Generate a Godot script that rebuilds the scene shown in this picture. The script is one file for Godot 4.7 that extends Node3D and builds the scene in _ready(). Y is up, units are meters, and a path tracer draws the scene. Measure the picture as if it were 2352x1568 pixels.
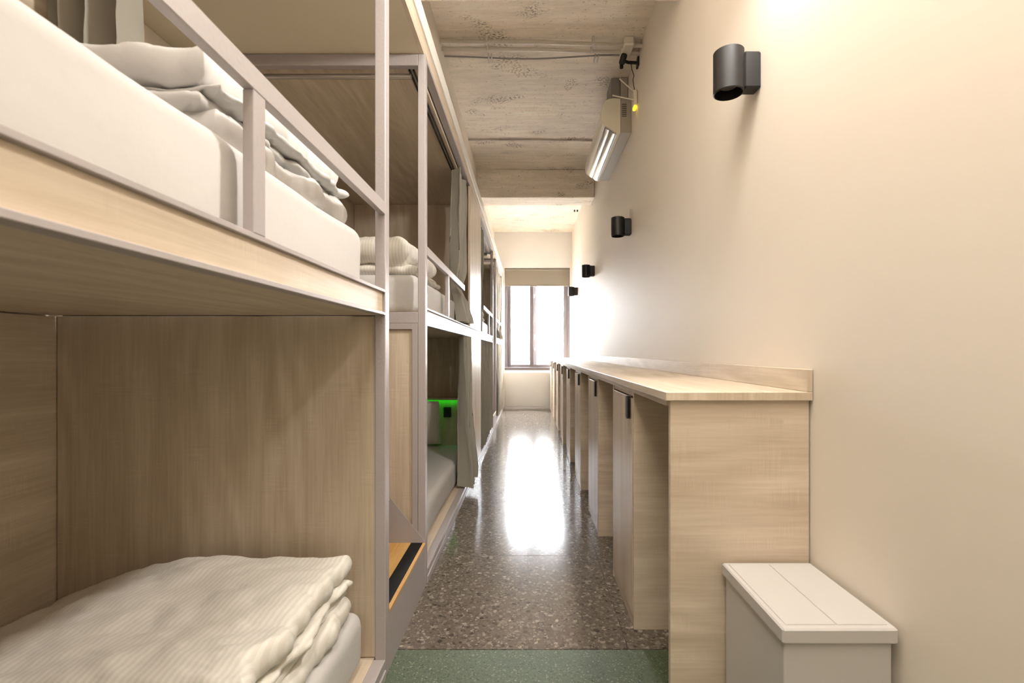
extends Node3D
# A narrow bunk-bed dormitory: beds on the left, a long worktop with lockers on the right, a window at the end.
# Depth d runs away from the camera: z = -d.

const CAM_H := 1.1
var M := {}
var rng := RandomNumberGenerator.new()
var used := {}

func _ready():
	rng.seed = 71
	make_camera()
	make_light()
	make_materials()
	make_shell()
	make_window()
	make_worktop()
	make_beds()
	make_bedding()
	make_curtains()
	make_wall_lamps()
	make_flood_lamp()
	make_light_panel()
	make_bin()
	make_ceiling_services()
	make_small_things()

# ------------------------------------------------------------------ camera, sky, light
func make_camera():
	var cam := Camera3D.new()
	cam.name = "camera"
	add_child(cam)
	var at := CameraAttributesPhysical.new()
	at.frustum_focal_length = 17.0
	at.exposure_aperture = 5.0
	at.frustum_focus_distance = 2.6
	cam.attributes = at
	cam.position = Vector3(0, CAM_H, 0)
	# horizon and vanishing point stand at pixel (1213, 807) of 2352 x 1568; focal length 1100 pixels
	var near := 0.05
	cam.set_frustum(1568.0 / 1100.0 * near, Vector2(-37.0, 23.0) / 1100.0 * near, near, 200.0)
	cam.current = true

func make_light():
	var we := WorldEnvironment.new()
	we.name = "world_environment"
	var e := Environment.new()
	e.background_mode = Environment.BG_SKY
	var sky := Sky.new()
	var sm := ProceduralSkyMaterial.new()
	sm.sky_top_color = Color(0.95, 0.97, 1.0)
	sm.sky_horizon_color = Color(0.99, 0.985, 0.98)
	sm.ground_horizon_color = Color(0.75, 0.75, 0.74)
	sm.ground_bottom_color = Color(0.45, 0.45, 0.44)
	sm.energy_multiplier = 23.0
	sky.sky_material = sm
	e.sky = sky
	e.tonemap_mode = Environment.TONE_MAPPER_LINEAR
	e.tonemap_exposure = 4.0
	e.sdfgi_enabled = true
	e.ssao_enabled = true
	e.ssil_enabled = true
	we.environment = e
	add_child(we)

# ------------------------------------------------------------------ node helpers
func numbered(parent: Node, called: String) -> String:
	var key := str(parent.get_instance_id()) + called
	var n: int = used.get(key, 0)
	used[key] = n + 1
	return called if n == 0 else "%s_%03d" % [called, n]

func tag(o: Node, label: String, category: String, group := ""):
	o.set_meta("label", label)
	o.set_meta("category", category)
	if group != "":
		o.set_meta("group", group)

func thing(called: String, at: Vector3, label: String, category: String, group := "") -> Node3D:
	var o := Node3D.new()
	o.name = numbered(self, called)
	add_child(o)
	o.position = at
	tag(o, label, category, group)
	return o

func structure(called: String, at: Vector3) -> Node3D:
	var o := Node3D.new()
	o.name = called
	add_child(o)
	o.position = at
	o.set_meta("kind", "structure")
	return o

func base_of(n: Node) -> Vector3:
	var p := Vector3.ZERO
	while n != self and n is Node3D:
		p += (n as Node3D).position
		n = n.get_parent()
	return p

# a mesh whose own origin stands at world point 'at'
func put(parent: Node, called: String, mesh: Mesh, mat: Material, at: Vector3) -> MeshInstance3D:
	var o := MeshInstance3D.new()
	o.name = numbered(parent, called)
	o.mesh = mesh
	o.material_override = mat
	parent.add_child(o)
	o.position = at - base_of(parent)
	return o

# ------------------------------------------------------------------ mesh helpers
func tri(st: SurfaceTool, p: Array, uv: Array, n: Vector3):
	var a: Vector3 = p[0]
	var b: Vector3 = p[1]
	var c: Vector3 = p[2]
	var o := [0, 1, 2]
	if (c - a).cross(b - a).dot(n) < 0.0:
		o = [0, 2, 1]
	for k in o:
		st.set_uv(uv[k])
		st.add_vertex(p[k])

func ftri(st: SurfaceTool, a: Vector3, b: Vector3, c: Vector3, ua: Vector2, ub: Vector2, uc: Vector2, n: Vector3):
	st.set_normal(n)
	tri(st, [a, b, c], [ua, ub, uc], n)

func uv_of(p: Vector3, axis: int, grain: int, off: Vector2) -> Vector2:
	# v runs along the grain, u across it, both in metres
	var others := []
	for k in 3:
		if k != axis:
			others.append(k)
	var v: int = grain if grain != axis else others[1]
	var u: int = others[0] if others[0] != v else others[1]
	return Vector2(p[u], p[v]) + off

var box_cache := {}
func box_mesh(size: Vector3, grain := 1, bev := 0.002, off := Vector2.ZERO) -> ArrayMesh:
	var key := "%s %d %.4f %s" % [str(size.snapped(Vector3.ONE * 0.0005)), grain, bev, str(off)]
	if box_cache.has(key):
		return box_cache[key]
	var st := SurfaceTool.new()
	st.begin(Mesh.PRIMITIVE_TRIANGLES)
	var h := size / 2.0
	var b: float = min(bev, min(size.x, min(size.y, size.z)) * 0.45)
	for ax in 3:
		var i := (ax + 1) % 3
		var j := (ax + 2) % 3
		for s in [-1.0, 1.0]:
			var n := Vector3.ZERO
			n[ax] = s
			var q := []
			for c in [[-1, -1], [1, -1], [1, 1], [-1, 1]]:
				var p := Vector3.ZERO
				p[ax] = s * h[ax]
				p[i] = c[0] * (h[i] - b)
				p[j] = c[1] * (h[j] - b)
				q.append(p)
			var uq := []
			for p in q:
				uq.append(uv_of(p, ax, grain, off))
			ftri(st, q[0], q[1], q[2], uq[0], uq[1], uq[2], n)
			ftri(st, q[0], q[2], q[3], uq[0], uq[2], uq[3], n)
	if b > 0.0:
		for ax in 3:   # chamfers that run along each axis
			var i := (ax + 1) % 3
			var j := (ax + 2) % 3
			for si in [-1.0, 1.0]:
				for sj in [-1.0, 1.0]:
					var n := Vector3.ZERO
					n[i] = si
					n[j] = sj
					n = n.normalized()
					var q := []
					for c in [[-1.0, 0], [1.0, 0], [1.0, 1], [-1.0, 1]]:
						var p := Vector3.ZERO
						p[ax] = c[0] * (h[ax] - b)
						p[i] = si * (h[i] - (b if c[1] == 1 else 0.0))
						p[j] = sj * (h[j] - (0.0 if c[1] == 1 else b))
						q.append(p)
					var uq := []
					for p in q:
						uq.append(uv_of(p, i, grain, off))
					ftri(st, q[0], q[1], q[2], uq[0], uq[1], uq[2], n)
					ftri(st, q[0], q[2], q[3], uq[0], uq[2], uq[3], n)
		for sx in [-1.0, 1.0]:
			for sy in [-1.0, 1.0]:
				for sz in [-1.0, 1.0]:
					var s := Vector3(sx, sy, sz)
					var a := Vector3(sx * h.x, sy * (h.y - b), sz * (h.z - b))
					var c := Vector3(sx * (h.x - b), sy * h.y, sz * (h.z - b))
					var d := Vector3(sx * (h.x - b), sy * (h.y - b), sz * h.z)
					ftri(st, a, c, d, uv_of(a, 0, grain, off), uv_of(c, 0, grain, off), uv_of(d, 0, grain, off), s.normalized())
	st.index()
	var m := st.commit()
	box_cache[key] = m
	return m

# box from x0..x1, y0..y1 and depth d0..d1
func box(parent: Node, called: String, mat: Material, x0: float, x1: float, y0: float, y1: float, d0: float, d1: float, grain := 1, bev := 0.002, vary := true) -> MeshInstance3D:
	var size := Vector3(absf(x1 - x0), absf(y1 - y0), absf(d1 - d0))
	var off := Vector2(rng.randf() * 3.0, rng.randf() * 3.0) if vary else Vector2.ZERO
	return put(parent, called, box_mesh(size, grain, bev, off), mat, Vector3((x0 + x1) / 2, (y0 + y1) / 2, -(d0 + d1) / 2))

# smooth mesh from a grid function; both ends of u may close
func grid_into(st: SurfaceTool, nu: int, nv: int, f: Callable, fuv: Callable, outward: Callable):
	var P := []
	for i in nu + 1:
		var row := []
		for j in nv + 1:
			row.append(f.call(float(i) / nu, float(j) / nv))
		P.append(row)
	for i in nu:
		for j in nv:
			var a: Vector3 = P[i][j]
			var b: Vector3 = P[i + 1][j]
			var c: Vector3 = P[i + 1][j + 1]
			var d: Vector3 = P[i][j + 1]
			var n: Vector3 = outward.call((a + b + c + d) / 4.0, (float(i) + 0.5) / nu, (float(j) + 0.5) / nv)
			var ua: Vector2 = fuv.call(a, float(i) / nu, float(j) / nv)
			var ub: Vector2 = fuv.call(b, float(i + 1) / nu, float(j) / nv)
			var uc: Vector2 = fuv.call(c, float(i + 1) / nu, float(j + 1) / nv)
			var ud: Vector2 = fuv.call(d, float(i) / nu, float(j + 1) / nv)
			if a.distance_squared_to(b) > 1e-12 or c.distance_squared_to(d) > 1e-12:
				tri(st, [a, b, c], [ua, ub, uc], n)
				tri(st, [a, c, d], [ua, uc, ud], n)

func finish(st: SurfaceTool) -> ArrayMesh:
	st.generate_normals()
	st.index()
	return st.commit()

func begin() -> SurfaceTool:
	var st := SurfaceTool.new()
	st.begin(Mesh.PRIMITIVE_TRIANGLES)
	st.set_smooth_group(0)
	return st

func noise(seed_: int, freq: float) -> FastNoiseLite:
	var n := FastNoiseLite.new()
	n.seed = seed_
	n.frequency = freq
	n.noise_type = FastNoiseLite.TYPE_SIMPLEX_SMOOTH
	n.fractal_octaves = 3
	return n

# a rounded, slightly uneven block such as a mattress
func soft_box(size: Vector3, r: float, amp: float, seed_: int, step := 0.06) -> ArrayMesh:
	var st := begin()
	var h := size / 2.0
	var nz := noise(seed_, 1.0)
	var coords := []
	for k in 3:
		var list := []
		for e in 5:
			list.append(-h[k] + r * (1.0 - cos(e / 4.0 * PI / 2.0)) if e < 4 else -h[k] + r)
		var m: int = max(1, int(round((size[k] - 2 * r) / step)))
		for e in range(1, m):
			list.append(-h[k] + r + (size[k] - 2 * r) * e / m)
		for e in 5:
			list.append(h[k] - r * (1.0 - cos((4 - e) / 4.0 * PI / 2.0)) if e > 0 else h[k] - r)
		coords.append(list)
	var shape := func(p: Vector3) -> Vector3:
		var inner := p.clamp(-(h - Vector3.ONE * r), h - Vector3.ONE * r)
		var dir := (p - inner).normalized()
		var q := inner + dir * r
		return q + dir * amp * (nz.get_noise_3dv(q * 2.2) + 0.5 * nz.get_noise_3dv(q * 7.0))
	for ax in 3:
		var i := (ax + 1) % 3
		var j := (ax + 2) % 3
		for s in [-1.0, 1.0]:
			var n := Vector3.ZERO
			n[ax] = s
			var li: Array = coords[i]
			var lj: Array = coords[j]
			for a in li.size() - 1:
				for b in lj.size() - 1:
					var q := []
					var uq := []
					for c in [[a, b], [a + 1, b], [a + 1, b + 1], [a, b + 1]]:
						var p := Vector3.ZERO
						p[ax] = s * h[ax]
						p[i] = li[c[0]]
						p[j] = lj[c[1]]
						var w: Vector3 = shape.call(p)
						q.append(w)
						uq.append(Vector2(w.x, w.z) if ax == 1 else (Vector2(w.y, w.z) if ax == 0 else Vector2(w.x, w.y)))
					tri(st, [q[0], q[1], q[2]], [uq[0], uq[1], uq[2]], n)
					tri(st, [q[0], q[2], q[3]], [uq[0], uq[2], uq[3]], n)
	return finish(st)

# one fold of a folded duvet, or a pillow: a lens of cloth on a w x l footprint
# height(u, v) gives its middle, thick(u, v) its full thickness, r how far the rim is rounded
func cloth_slab(w: float, l: float, nu: int, nv: int, r: float, height: Callable, thick: Callable, warp: Callable) -> ArrayMesh:
	var st := begin()
	for side in [1.0, -1.0]:
		var f := func(u: float, v: float) -> Vector3:
			# samples crowd towards the rim
			var uu := 0.5 - 0.5 * cos(u * PI)
			var vv := 0.5 - 0.5 * cos(v * PI)
			uu = lerpf(u, uu, 0.75)
			vv = lerpf(v, vv, 0.75)
			var e: float = min(min(uu, 1.0 - uu) * w, min(vv, 1.0 - vv) * l)
			var k := 1.0 - clampf(e / r, 0.0, 1.0)
			var rim := sqrt(max(0.0, 1.0 - k * k))
			var p := Vector3((uu - 0.5) * w, 0, (vv - 0.5) * l)
			p += warp.call(uu, vv)
			p.y += height.call(uu, vv) + side * 0.5 * thick.call(uu, vv) * rim
			return p
		grid_into(st, nu, nv, f, func(p, u, v): return Vector2(p.x, p.z), func(c, u, v): return Vector3(0, side, 0))
	return finish(st)

# hanging cloth: rows = [[t, a, b, centre, amplitude]], t from top 0 to bottom 1; runs along z (or x), folds across
func curtain_mesh(along_z: bool, y0: float, y1: float, rows: Array, pleats: float, seed_: int, phase := 0.0) -> ArrayMesh:
	var st := begin()
	var nz := noise(seed_, 1.0)
	var nk := int(pleats * 14)
	var nr := 26
	var at := func(t: float) -> Array:
		var i := 0
		while i < rows.size() - 2 and t > rows[i + 1][0]:
			i += 1
		var a: Array = rows[i]
		var b: Array = rows[i + 1]
		var w := clampf((t - a[0]) / (b[0] - a[0]), 0, 1)
		w = w * w * (3 - 2 * w)
		var out := []
		for k in range(1, 5):
			out.append(lerpf(a[k], b[k], w))
		return out
	for side in [1.0, -1.0]:
		var f := func(u: float, v: float) -> Vector3:
			var r: Array = at.call(v)
			var ph := u * pleats * TAU + phase + 0.9 * nz.get_noise_2d(u * 3.0, v * 0.7)
			var s := sin(ph)
			var wave := signf(s) * pow(absf(s), 0.7) * (0.75 + 0.5 * nz.get_noise_2d(u * 2.0 + 9.0, v * 0.6))
			var along: float = lerpf(r[0], r[1], u + 0.09 / pleats * sin(2.0 * ph))
			var across: float = r[2] + r[3] * wave + 0.004 * nz.get_noise_2d(u * 14.0, v * 9.0)
			across += side * 0.0012
			var y := lerpf(y0, y1, v)
			return Vector3(across, y, -along) if along_z else Vector3(along, y, -across)
		# orient by the local slope of the pleat
		grid_into(st, nk, nr, f, func(p, u, v): return Vector2(u * pleats * 0.2, p.y), func(c, u, v):
			var p0: Vector3 = f.call(u - 0.002, v)
			var p1: Vector3 = f.call(u + 0.002, v)
			var tdir := (p1 - p0).normalized()
			var mm: Vector3 = tdir.cross(Vector3.UP) * side
			return mm)
	return finish(st)

func tube(points: Array, r: float, sides := 10) -> ArrayMesh:
	var st := begin()
	var rings := []
	for i in points.size():
		var p: Vector3 = points[i]
		var a: Vector3 = points[max(0, i - 1)]
		var b: Vector3 = points[min(points.size() - 1, i + 1)]
		var dir := (b - a).normalized()
		var up := Vector3.UP if absf(dir.y) < 0.9 else Vector3.RIGHT
		var x := dir.cross(up).normalized()
		var y := x.cross(dir).normalized()
		var ring := []
		for k in sides:
			var w := TAU * k / sides
			ring.append(p + (x * cos(w) + y * sin(w)) * r)
		rings.append([p, ring])
	for i in rings.size() - 1:
		for k in sides:
			var k2 := (k + 1) % sides
			var q := [rings[i][1][k], rings[i + 1][1][k], rings[i + 1][1][k2], rings[i][1][k2]]
			var n: Vector3 = (q[0] + q[2]) / 2.0 - (rings[i][0] + rings[i + 1][0]) / 2.0
			tri(st, [q[0], q[1], q[2]], [Vector2.ZERO, Vector2.ZERO, Vector2.ZERO], n)
			tri(st, [q[0], q[2], q[3]], [Vector2.ZERO, Vector2.ZERO, Vector2.ZERO], n)
	st.set_smooth_group(-1)
	for e in [0, rings.size() - 1]:
		var c: Vector3 = rings[e][0]
		var other: Vector3 = rings[1 if e == 0 else e - 1][0]
		for k in sides:
			tri(st, [c, rings[e][1][k], rings[e][1][(k + 1) % sides]], [Vector2.ZERO, Vector2.ZERO, Vector2.ZERO], c - other)
	return finish(st)

# turned shape: profile = [Vector2(radius, y)], each stretch shaded by itself
func lathe(profile: Array, segs := 40, closed := true) -> ArrayMesh:
	var st := begin()
	var cen := Vector2.ZERO
	for p in profile:
		cen += p / profile.size()
	var count := profile.size() if closed else profile.size() - 1
	for i in count:
		st.set_smooth_group(i + 1)
		var a: Vector2 = profile[i]
		var b: Vector2 = profile[(i + 1) % profile.size()]
		var e := b - a
		var n2 := Vector2(e.y, -e.x)   # outward when the profile runs counter-clockwise in (r, y)
		for k in segs:
			var w0 := TAU * k / segs
			var w1 := TAU * (k + 1) / segs
			var q := []
			for c in [[a, w0], [b, w0], [b, w1], [a, w1]]:
				q.append(Vector3(c[0].x * cos(c[1]), c[0].y, c[0].x * sin(c[1])))
			var wm := (w0 + w1) / 2
			var n := Vector3(n2.x * cos(wm), n2.y, n2.x * sin(wm))
			var z := Vector2.ZERO
			if q[0].distance_to(q[1]) > 1e-6:
				tri(st, [q[0], q[1], q[2]], [z, z, z], n)
				tri(st, [q[0], q[2], q[3]], [z, z, z], n)
	return finish(st)

# polygon in (x, y), counter-clockwise, extruded from z0 to z1
func prism(poly: PackedVector2Array, z0: float, z1: float) -> ArrayMesh:
	var st := begin()
	var n := poly.size()
	var grp := 1
	for i in n:
		var a := poly[i]
		var b := poly[(i + 1) % n]
		var pe := a - poly[(i - 1 + n) % n]
		if absf(pe.angle_to(b - a)) > 0.6:
			grp += 1
		st.set_smooth_group(grp)
		var nn := Vector3((b - a).y, -(b - a).x, 0)
		var q := [Vector3(a.x, a.y, z0), Vector3(b.x, b.y, z0), Vector3(b.x, b.y, z1), Vector3(a.x, a.y, z1)]
		var uq := [Vector2(a.y, z0), Vector2(b.y, z0), Vector2(b.y, z1), Vector2(a.y, z1)]
		tri(st, [q[0], q[1], q[2]], [uq[0], uq[1], uq[2]], nn)
		tri(st, [q[0], q[2], q[3]], [uq[0], uq[2], uq[3]], nn)
	st.set_smooth_group(-1)
	var idx := Geometry2D.triangulate_polygon(poly)
	for k in range(0, idx.size(), 3):
		for e in [[z0, -1.0], [z1, 1.0]]:
			var t := []
			var ut := []
			for m in 3:
				t.append(Vector3(poly[idx[k + m]].x, poly[idx[k + m]].y, e[0]))
				ut.append(poly[idx[k + m]])
			tri(st, t, ut, Vector3(0, 0, e[1] * signf(z1 - z0)))
	return finish(st)

# ------------------------------------------------------------------ materials
func flat(color: Color, rough := 0.5, metal := 0.0) -> StandardMaterial3D:
	var m := StandardMaterial3D.new()
	m.albedo_color = color
	m.roughness = rough
	m.metallic = metal
	return m

func image_texture(data: PackedByteArray, w: int, h: int) -> ImageTexture:
	var im := Image.create_from_data(w, h, false, Image.FORMAT_RGB8, data)
	im.generate_mipmaps()
	return ImageTexture.create_from_image(im)

func wood_texture(light: Color, dark: Color, seed_: int) -> ImageTexture:
	var w := 512
	var h := 1024
	var nb := noise(seed_, 1.0)
	var nf := noise(seed_ + 1, 1.0)
	nf.fractal_octaves = 2
	var data := PackedByteArray()
	data.resize(w * h * 3)
	var val := func(u: float, v: float) -> float:   # u 0..0.8 m across, v 0..2 m along
		var bend := nb.get_noise_2d(u * 2.2, v * 0.55)
		var broad := nb.get_noise_2d(u * 7.0 + 40.0, v * 0.5)
		var ring := sin((u * 9.0 + 2.6 * bend) * TAU)
		var fine := nf.get_noise_2d(u * 75.0, v * 2.4)
		var fibre := nf.get_noise_2d(u * 330.0 + 7.0, v * 7.0)
		var saw: float = nf.get_noise_2d(u * 6.0, v * 190.0) * clampf(nb.get_noise_2d(u * 8.0, v * 5.0 + 60.0) * 2.2, 0.0, 1.0)
		return 0.42 + 0.40 * broad + 0.17 * ring * clampf(0.4 + 1.6 * nb.get_noise_2d(u * 2.0 + 11.0, v * 0.6), 0.0, 1.0) + 0.18 * fine + 0.14 * fibre + 0.22 * saw
	for y in h:
		var v := 2.0 * y / h
		for x in w:
			var u := 0.8 * x / w
			var k: float = val.call(u, v)
			if y > h * 0.85:
				k = lerpf(k, val.call(u, v - 2.0), (y - h * 0.85) / (h * 0.15))
			if x > w * 0.9:
				k = lerpf(k, val.call(u - 0.8, v), (x - w * 0.9) / (w * 0.1))
			k = clampf(k, 0.0, 1.0)
			var i := (y * w + x) * 3
			data[i] = int(255.0 * lerpf(light.r, dark.r, k))
			data[i + 1] = int(255.0 * lerpf(light.g, dark.g, k))
			data[i + 2] = int(255.0 * lerpf(light.b, dark.b, k))
	return image_texture(data, w, h)

func wood(light: Color, dark: Color, seed_: int, rough: float) -> StandardMaterial3D:
	var m := flat(Color.WHITE, rough)
	m.albedo_texture = wood_texture(light, dark, seed_)
	m.uv1_scale = Vector3(1.0 / 0.8, 0.5, 1)
	return m

func terrazzo_texture(base: Color, chips: Array, count: int, rmin: float, rmax: float, seed_: int) -> ImageTexture:
	var n := 1024
	var r := RandomNumberGenerator.new()
	r.seed = seed_
	var nz := noise(seed_, 0.05)
	var data := PackedByteArray()
	data.resize(n * n * 3)
	for y in n:
		for x in n:
			var k := 1.0 + 0.10 * nz.get_noise_2d(x, y) + r.randf_range(-0.06, 0.06)
			var i := (y * n + x) * 3
			data[i] = int(clampf(base.r * k, 0, 1) * 255)
			data[i + 1] = int(clampf(base.g * k, 0, 1) * 255)
			data[i + 2] = int(clampf(base.b * k, 0, 1) * 255)
	for c in count:
		var cx := r.randi_range(0, n - 1)
		var cy := r.randi_range(0, n - 1)
		var ra := lerpf(rmin, rmax, pow(r.randf(), 2.4))
		var rb := ra * r.randf_range(0.45, 1.0)
		var ang := r.randf() * PI
		var col: Color = chips[r.randi_range(0, chips.size() - 1)]
		var k := r.randf_range(0.82, 1.12)
		var rr := int(ceil(ra))
		var ca := cos(ang)
		var sa := sin(ang)
		var p1 := r.randf_range(0.15, 0.3)
		for dy in range(-rr, rr + 1):
			for dx in range(-rr, rr + 1):
				var u := (dx * ca + dy * sa) / ra
				var v := (-dx * sa + dy * ca) / rb
				if absf(u) + absf(v) * (1.0 - p1) < 1.0 and u * u + v * v < 0.85:
					var i := (((cy + dy + n) % n) * n + (cx + dx + n) % n) * 3
					data[i] = int(clampf(col.r * k, 0, 1) * 255)
					data[i + 1] = int(clampf(col.g * k, 0, 1) * 255)
					data[i + 2] = int(clampf(col.b * k, 0, 1) * 255)
	return image_texture(data, n, n)

func concrete_material() -> StandardMaterial3D:
	var n := 1024   # three metres; the grain of the shuttering runs along v
	var nb := noise(300, 1.0)
	var nf := noise(301, 1.0)
	nf.fractal_octaves = 4
	var data := PackedByteArray()
	data.resize(n * n * 3)
	var hdata := PackedByteArray()
	hdata.resize(n * n * 3)
	for y in n:
		var v := 3.0 * y / n
		for x in n:
			var u := 3.0 * x / n
			var board := fposmod(u, 0.1)
			var bi := floorf(u / 0.1)
			var tone := 0.03 * sin(bi * 12.9898) + 0.06 * nb.get_noise_2d(u * 1.3, v * 1.0) + 0.05 * nb.get_noise_2d(u * 14.0, v * 1.6)
			var streak := nf.get_noise_2d(u * 120.0, v * 9.0)
			var pitmask: float = clampf(nb.get_noise_2d(u * 2.3 + 70.0, v * 1.7) * 3.4 - 0.9, 0.0, 1.0)
			var pit: float = clampf((nf.get_noise_2d(u * 60.0 + 5.0, v * 34.0) - 0.08) * 5.0, 0.0, 1.0) * pitmask
			var spot: float = clampf((nf.get_noise_2d(u * 42.0 + 90.0, v * 20.0) - 0.50) * 8.0, 0.0, 1.0)
			var scratch: float = clampf((nf.get_noise_2d(u * 95.0 + 30.0, v * 5.0) - 0.40) * 6.0, 0.0, 1.0) * clampf(0.3 + nb.get_noise_2d(u * 2.0, v * 2.0 + 33.0), 0.0, 1.0)
			var seam := 0.5 if board < 0.003 and nb.get_noise_2d(bi * 7.0, v * 3.0) > 0.0 else 0.0
			var dark: float = clampf(0.75 * pit + 0.6 * spot + 0.4 * scratch + 0.4 * seam, 0.0, 1.0)
			var k := 1.0 + tone + 0.035 * streak
			var i := (y * n + x) * 3
			data[i] = int(clampf(lerpf(0.95 * k, 0.54, dark), 0, 1) * 255)
			data[i + 1] = int(clampf(lerpf(0.90 * k, 0.48, dark), 0, 1) * 255)
			data[i + 2] = int(clampf(lerpf(0.84 * k, 0.43, dark), 0, 1) * 255)
			var hh := int(clampf(0.7 + 0.12 * streak - 0.5 * dark + tone, 0, 1) * 255)
			hdata[i] = hh
			hdata[i + 1] = hh
			hdata[i + 2] = hh
	var m := flat(Color.WHITE, 0.85)
	m.albedo_texture = image_texture(data, n, n)
	var him := Image.create_from_data(n, n, false, Image.FORMAT_RGB8, hdata)
	him.convert(Image.FORMAT_RGBA8)
	him.bump_map_to_normal_map(3.0)
	m.normal_enabled = true
	m.normal_texture = ImageTexture.create_from_image(him)
	m.normal_scale = 0.8
	m.uv1_scale = Vector3(1.0 / 3.0, 1.0 / 3.0, 1)
	return m

func stripe_texture(a: Color, b: Color, period_px: int) -> ImageTexture:
	var n := 512
	var data := PackedByteArray()
	data.resize(n * n * 3)
	var r := RandomNumberGenerator.new()
	r.seed = 5
	for y in n:
		for x in n:
			var s := 0.5 + 0.5 * clampf(sin(TAU * x / period_px) * 3.0, -1.0, 1.0)
			var c := a.lerp(b, s)
			var k := 1.0 + r.randf_range(-0.015, 0.015)
			var i := (y * n + x) * 3
			data[i] = int(clampf(c.r * k, 0, 1) * 255)
			data[i + 1] = int(clampf(c.g * k, 0, 1) * 255)
			data[i + 2] = int(clampf(c.b * k, 0, 1) * 255)
	return image_texture(data, n, n)

func weave_normal(seed_: int, f: float) -> ImageTexture:
	var n := 256
	var nz := noise(seed_, f)
	var im := nz.get_seamless_image(n, n)
	im.convert(Image.FORMAT_RGBA8)
	im.bump_map_to_normal_map(2.0)
	return ImageTexture.create_from_image(im)

func make_materials():
	M.wood = wood(Color8(229, 214, 194), Color8(187, 169, 145), 11, 0.42)
	M.wood_inside = M.wood
	M.pine = wood(Color8(226, 186, 120), Color8(180, 128, 66), 23, 0.4)
	M.metal = flat(Color8(174, 166, 164), 0.42)
	M.metal.normal_enabled = true
	M.metal.normal_texture = weave_normal(8, 0.35)
	M.metal.normal_scale = 0.06
	M.cream = flat(Color8(233, 223, 209), 0.62)
	M.cream.normal_enabled = true
	M.cream.normal_texture = weave_normal(9, 0.12)
	M.cream.normal_scale = 0.015
	M.white_wall = flat(Color8(240, 238, 236), 0.6)
	M.soffit = flat(Color8(226, 214, 190), 0.7)
	M.trim_white = flat(Color8(250, 248, 243), 0.35)
	M.concrete = concrete_material()
	var chips := [Color8(132, 122, 110), Color8(116, 107, 97), Color8(102, 93, 84), Color8(142, 132, 120), Color8(92, 84, 76), Color8(126, 115, 104), Color8(110, 101, 91), Color8(136, 127, 115), Color8(98, 90, 81), Color8(120, 110, 99), Color8(84, 77, 70), Color8(114, 104, 94), Color8(156, 146, 133)]
	M.terrazzo = flat(Color.WHITE, 0.145)
	M.terrazzo.metallic_specular = 0.35
	M.terrazzo.albedo_texture = terrazzo_texture(Color8(106, 97, 87), chips, 12000, 2.5, 13.0, 41)
	var green := [Color8(106, 116, 88), Color8(64, 76, 52), Color8(90, 100, 72), Color8(124, 130, 106), Color8(52, 62, 44), Color8(76, 88, 62)]
	M.green = flat(Color.WHITE, 0.6)
	M.green.albedo_texture = terrazzo_texture(Color8(78, 90, 66), green, 26000, 1.6, 4.5, 43)
	M.grout = flat(Color8(58, 50, 44), 0.8)
	M.black = flat(Color8(14, 13, 13), 0.45)
	M.black_plastic = flat(Color8(18, 18, 18), 0.3)
	M.rubber = flat(Color8(6, 6, 6), 0.95)
	M.chrome = flat(Color8(205, 199, 193), 0.16, 1.0)
	M.aluminium = flat(Color8(196, 190, 182), 0.3, 0.9)
	M.window_grey = flat(Color8(104, 97, 100), 0.45)
	M.white_paint = flat(Color8(198, 194, 190), 0.36)
	M.plastic = flat(Color8(234, 228, 212), 0.35)
	M.plastic_grey = flat(Color8(176, 168, 156), 0.5)
	M.pipe = flat(Color8(206, 197, 184), 0.5)
	M.cover_grey = flat(Color8(150, 143, 136), 0.5)
	M.sheet = flat(Color8(206, 203, 200), 0.75)
	M.sheet.normal_enabled = true
	M.sheet.normal_texture = weave_normal(17, 0.06)
	M.sheet.normal_scale = 0.10
	M.sheet.uv1_scale = Vector3(2.2, 2.2, 1)
	M.sheet.rim_enabled = true
	M.sheet.rim = 0.15
	M.stripe = flat(Color.WHITE, 0.6)
	M.stripe.albedo_texture = stripe_texture(Color8(236, 232, 224), Color8(226, 220, 210), 32)
	M.stripe.uv1_scale = Vector3(4.2, 4.2, 1)
	M.stripe.normal_enabled = true
	M.stripe.normal_texture = weave_normal(19, 0.05)
	M.stripe.normal_scale = 0.10
	M.curtain = flat(Color8(166, 162, 150), 0.85)
	M.curtain.rim_enabled = true
	M.curtain.rim = 0.3
	M.curtain.normal_enabled = true
	M.curtain.normal_texture = weave_normal(29, 0.4)
	M.curtain.normal_scale = 0.15
	M.curtain.uv1_scale = Vector3(6, 6, 1)
	M.blind = flat(Color8(140, 131, 119), 0.85)
	M.glass = flat(Color(0.95, 0.98, 0.98, 0.06), 0.02)
	M.glass.transparency = BaseMaterial3D.TRANSPARENCY_ALPHA
	M.lamp_off = flat(Color8(70, 66, 60), 0.3)
	M.flood_glow = glow(Color(1.0, 0.98, 0.95), 2.0)
	M.panel_glow = glow(Color(1.0, 0.965, 0.905), 0.6)
	M.router_glow = glow(Color(1.0, 0.86, 0.25), 0.3)
	M.green_glow = glow(Color(0.02, 0.9, 0.05), 0.3)
	M.facade = flat(Color8(214, 212, 208), 0.9)
	M.facade_dark = flat(Color8(120, 124, 128), 0.4)

func glow(color: Color, energy: float) -> StandardMaterial3D:
	var m := flat(color, 0.5)
	m.emission_enabled = true
	m.emission = color
	m.emission_energy_multiplier = energy
	return m

# ------------------------------------------------------------------ the room
const BACK := -2.6     # depth of the wall behind the camera
const FAR := 9.1
const WR := 0.83       # right wall
const BX := -0.48      # front plane of the beds
const CEIL := 3.37

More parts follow.
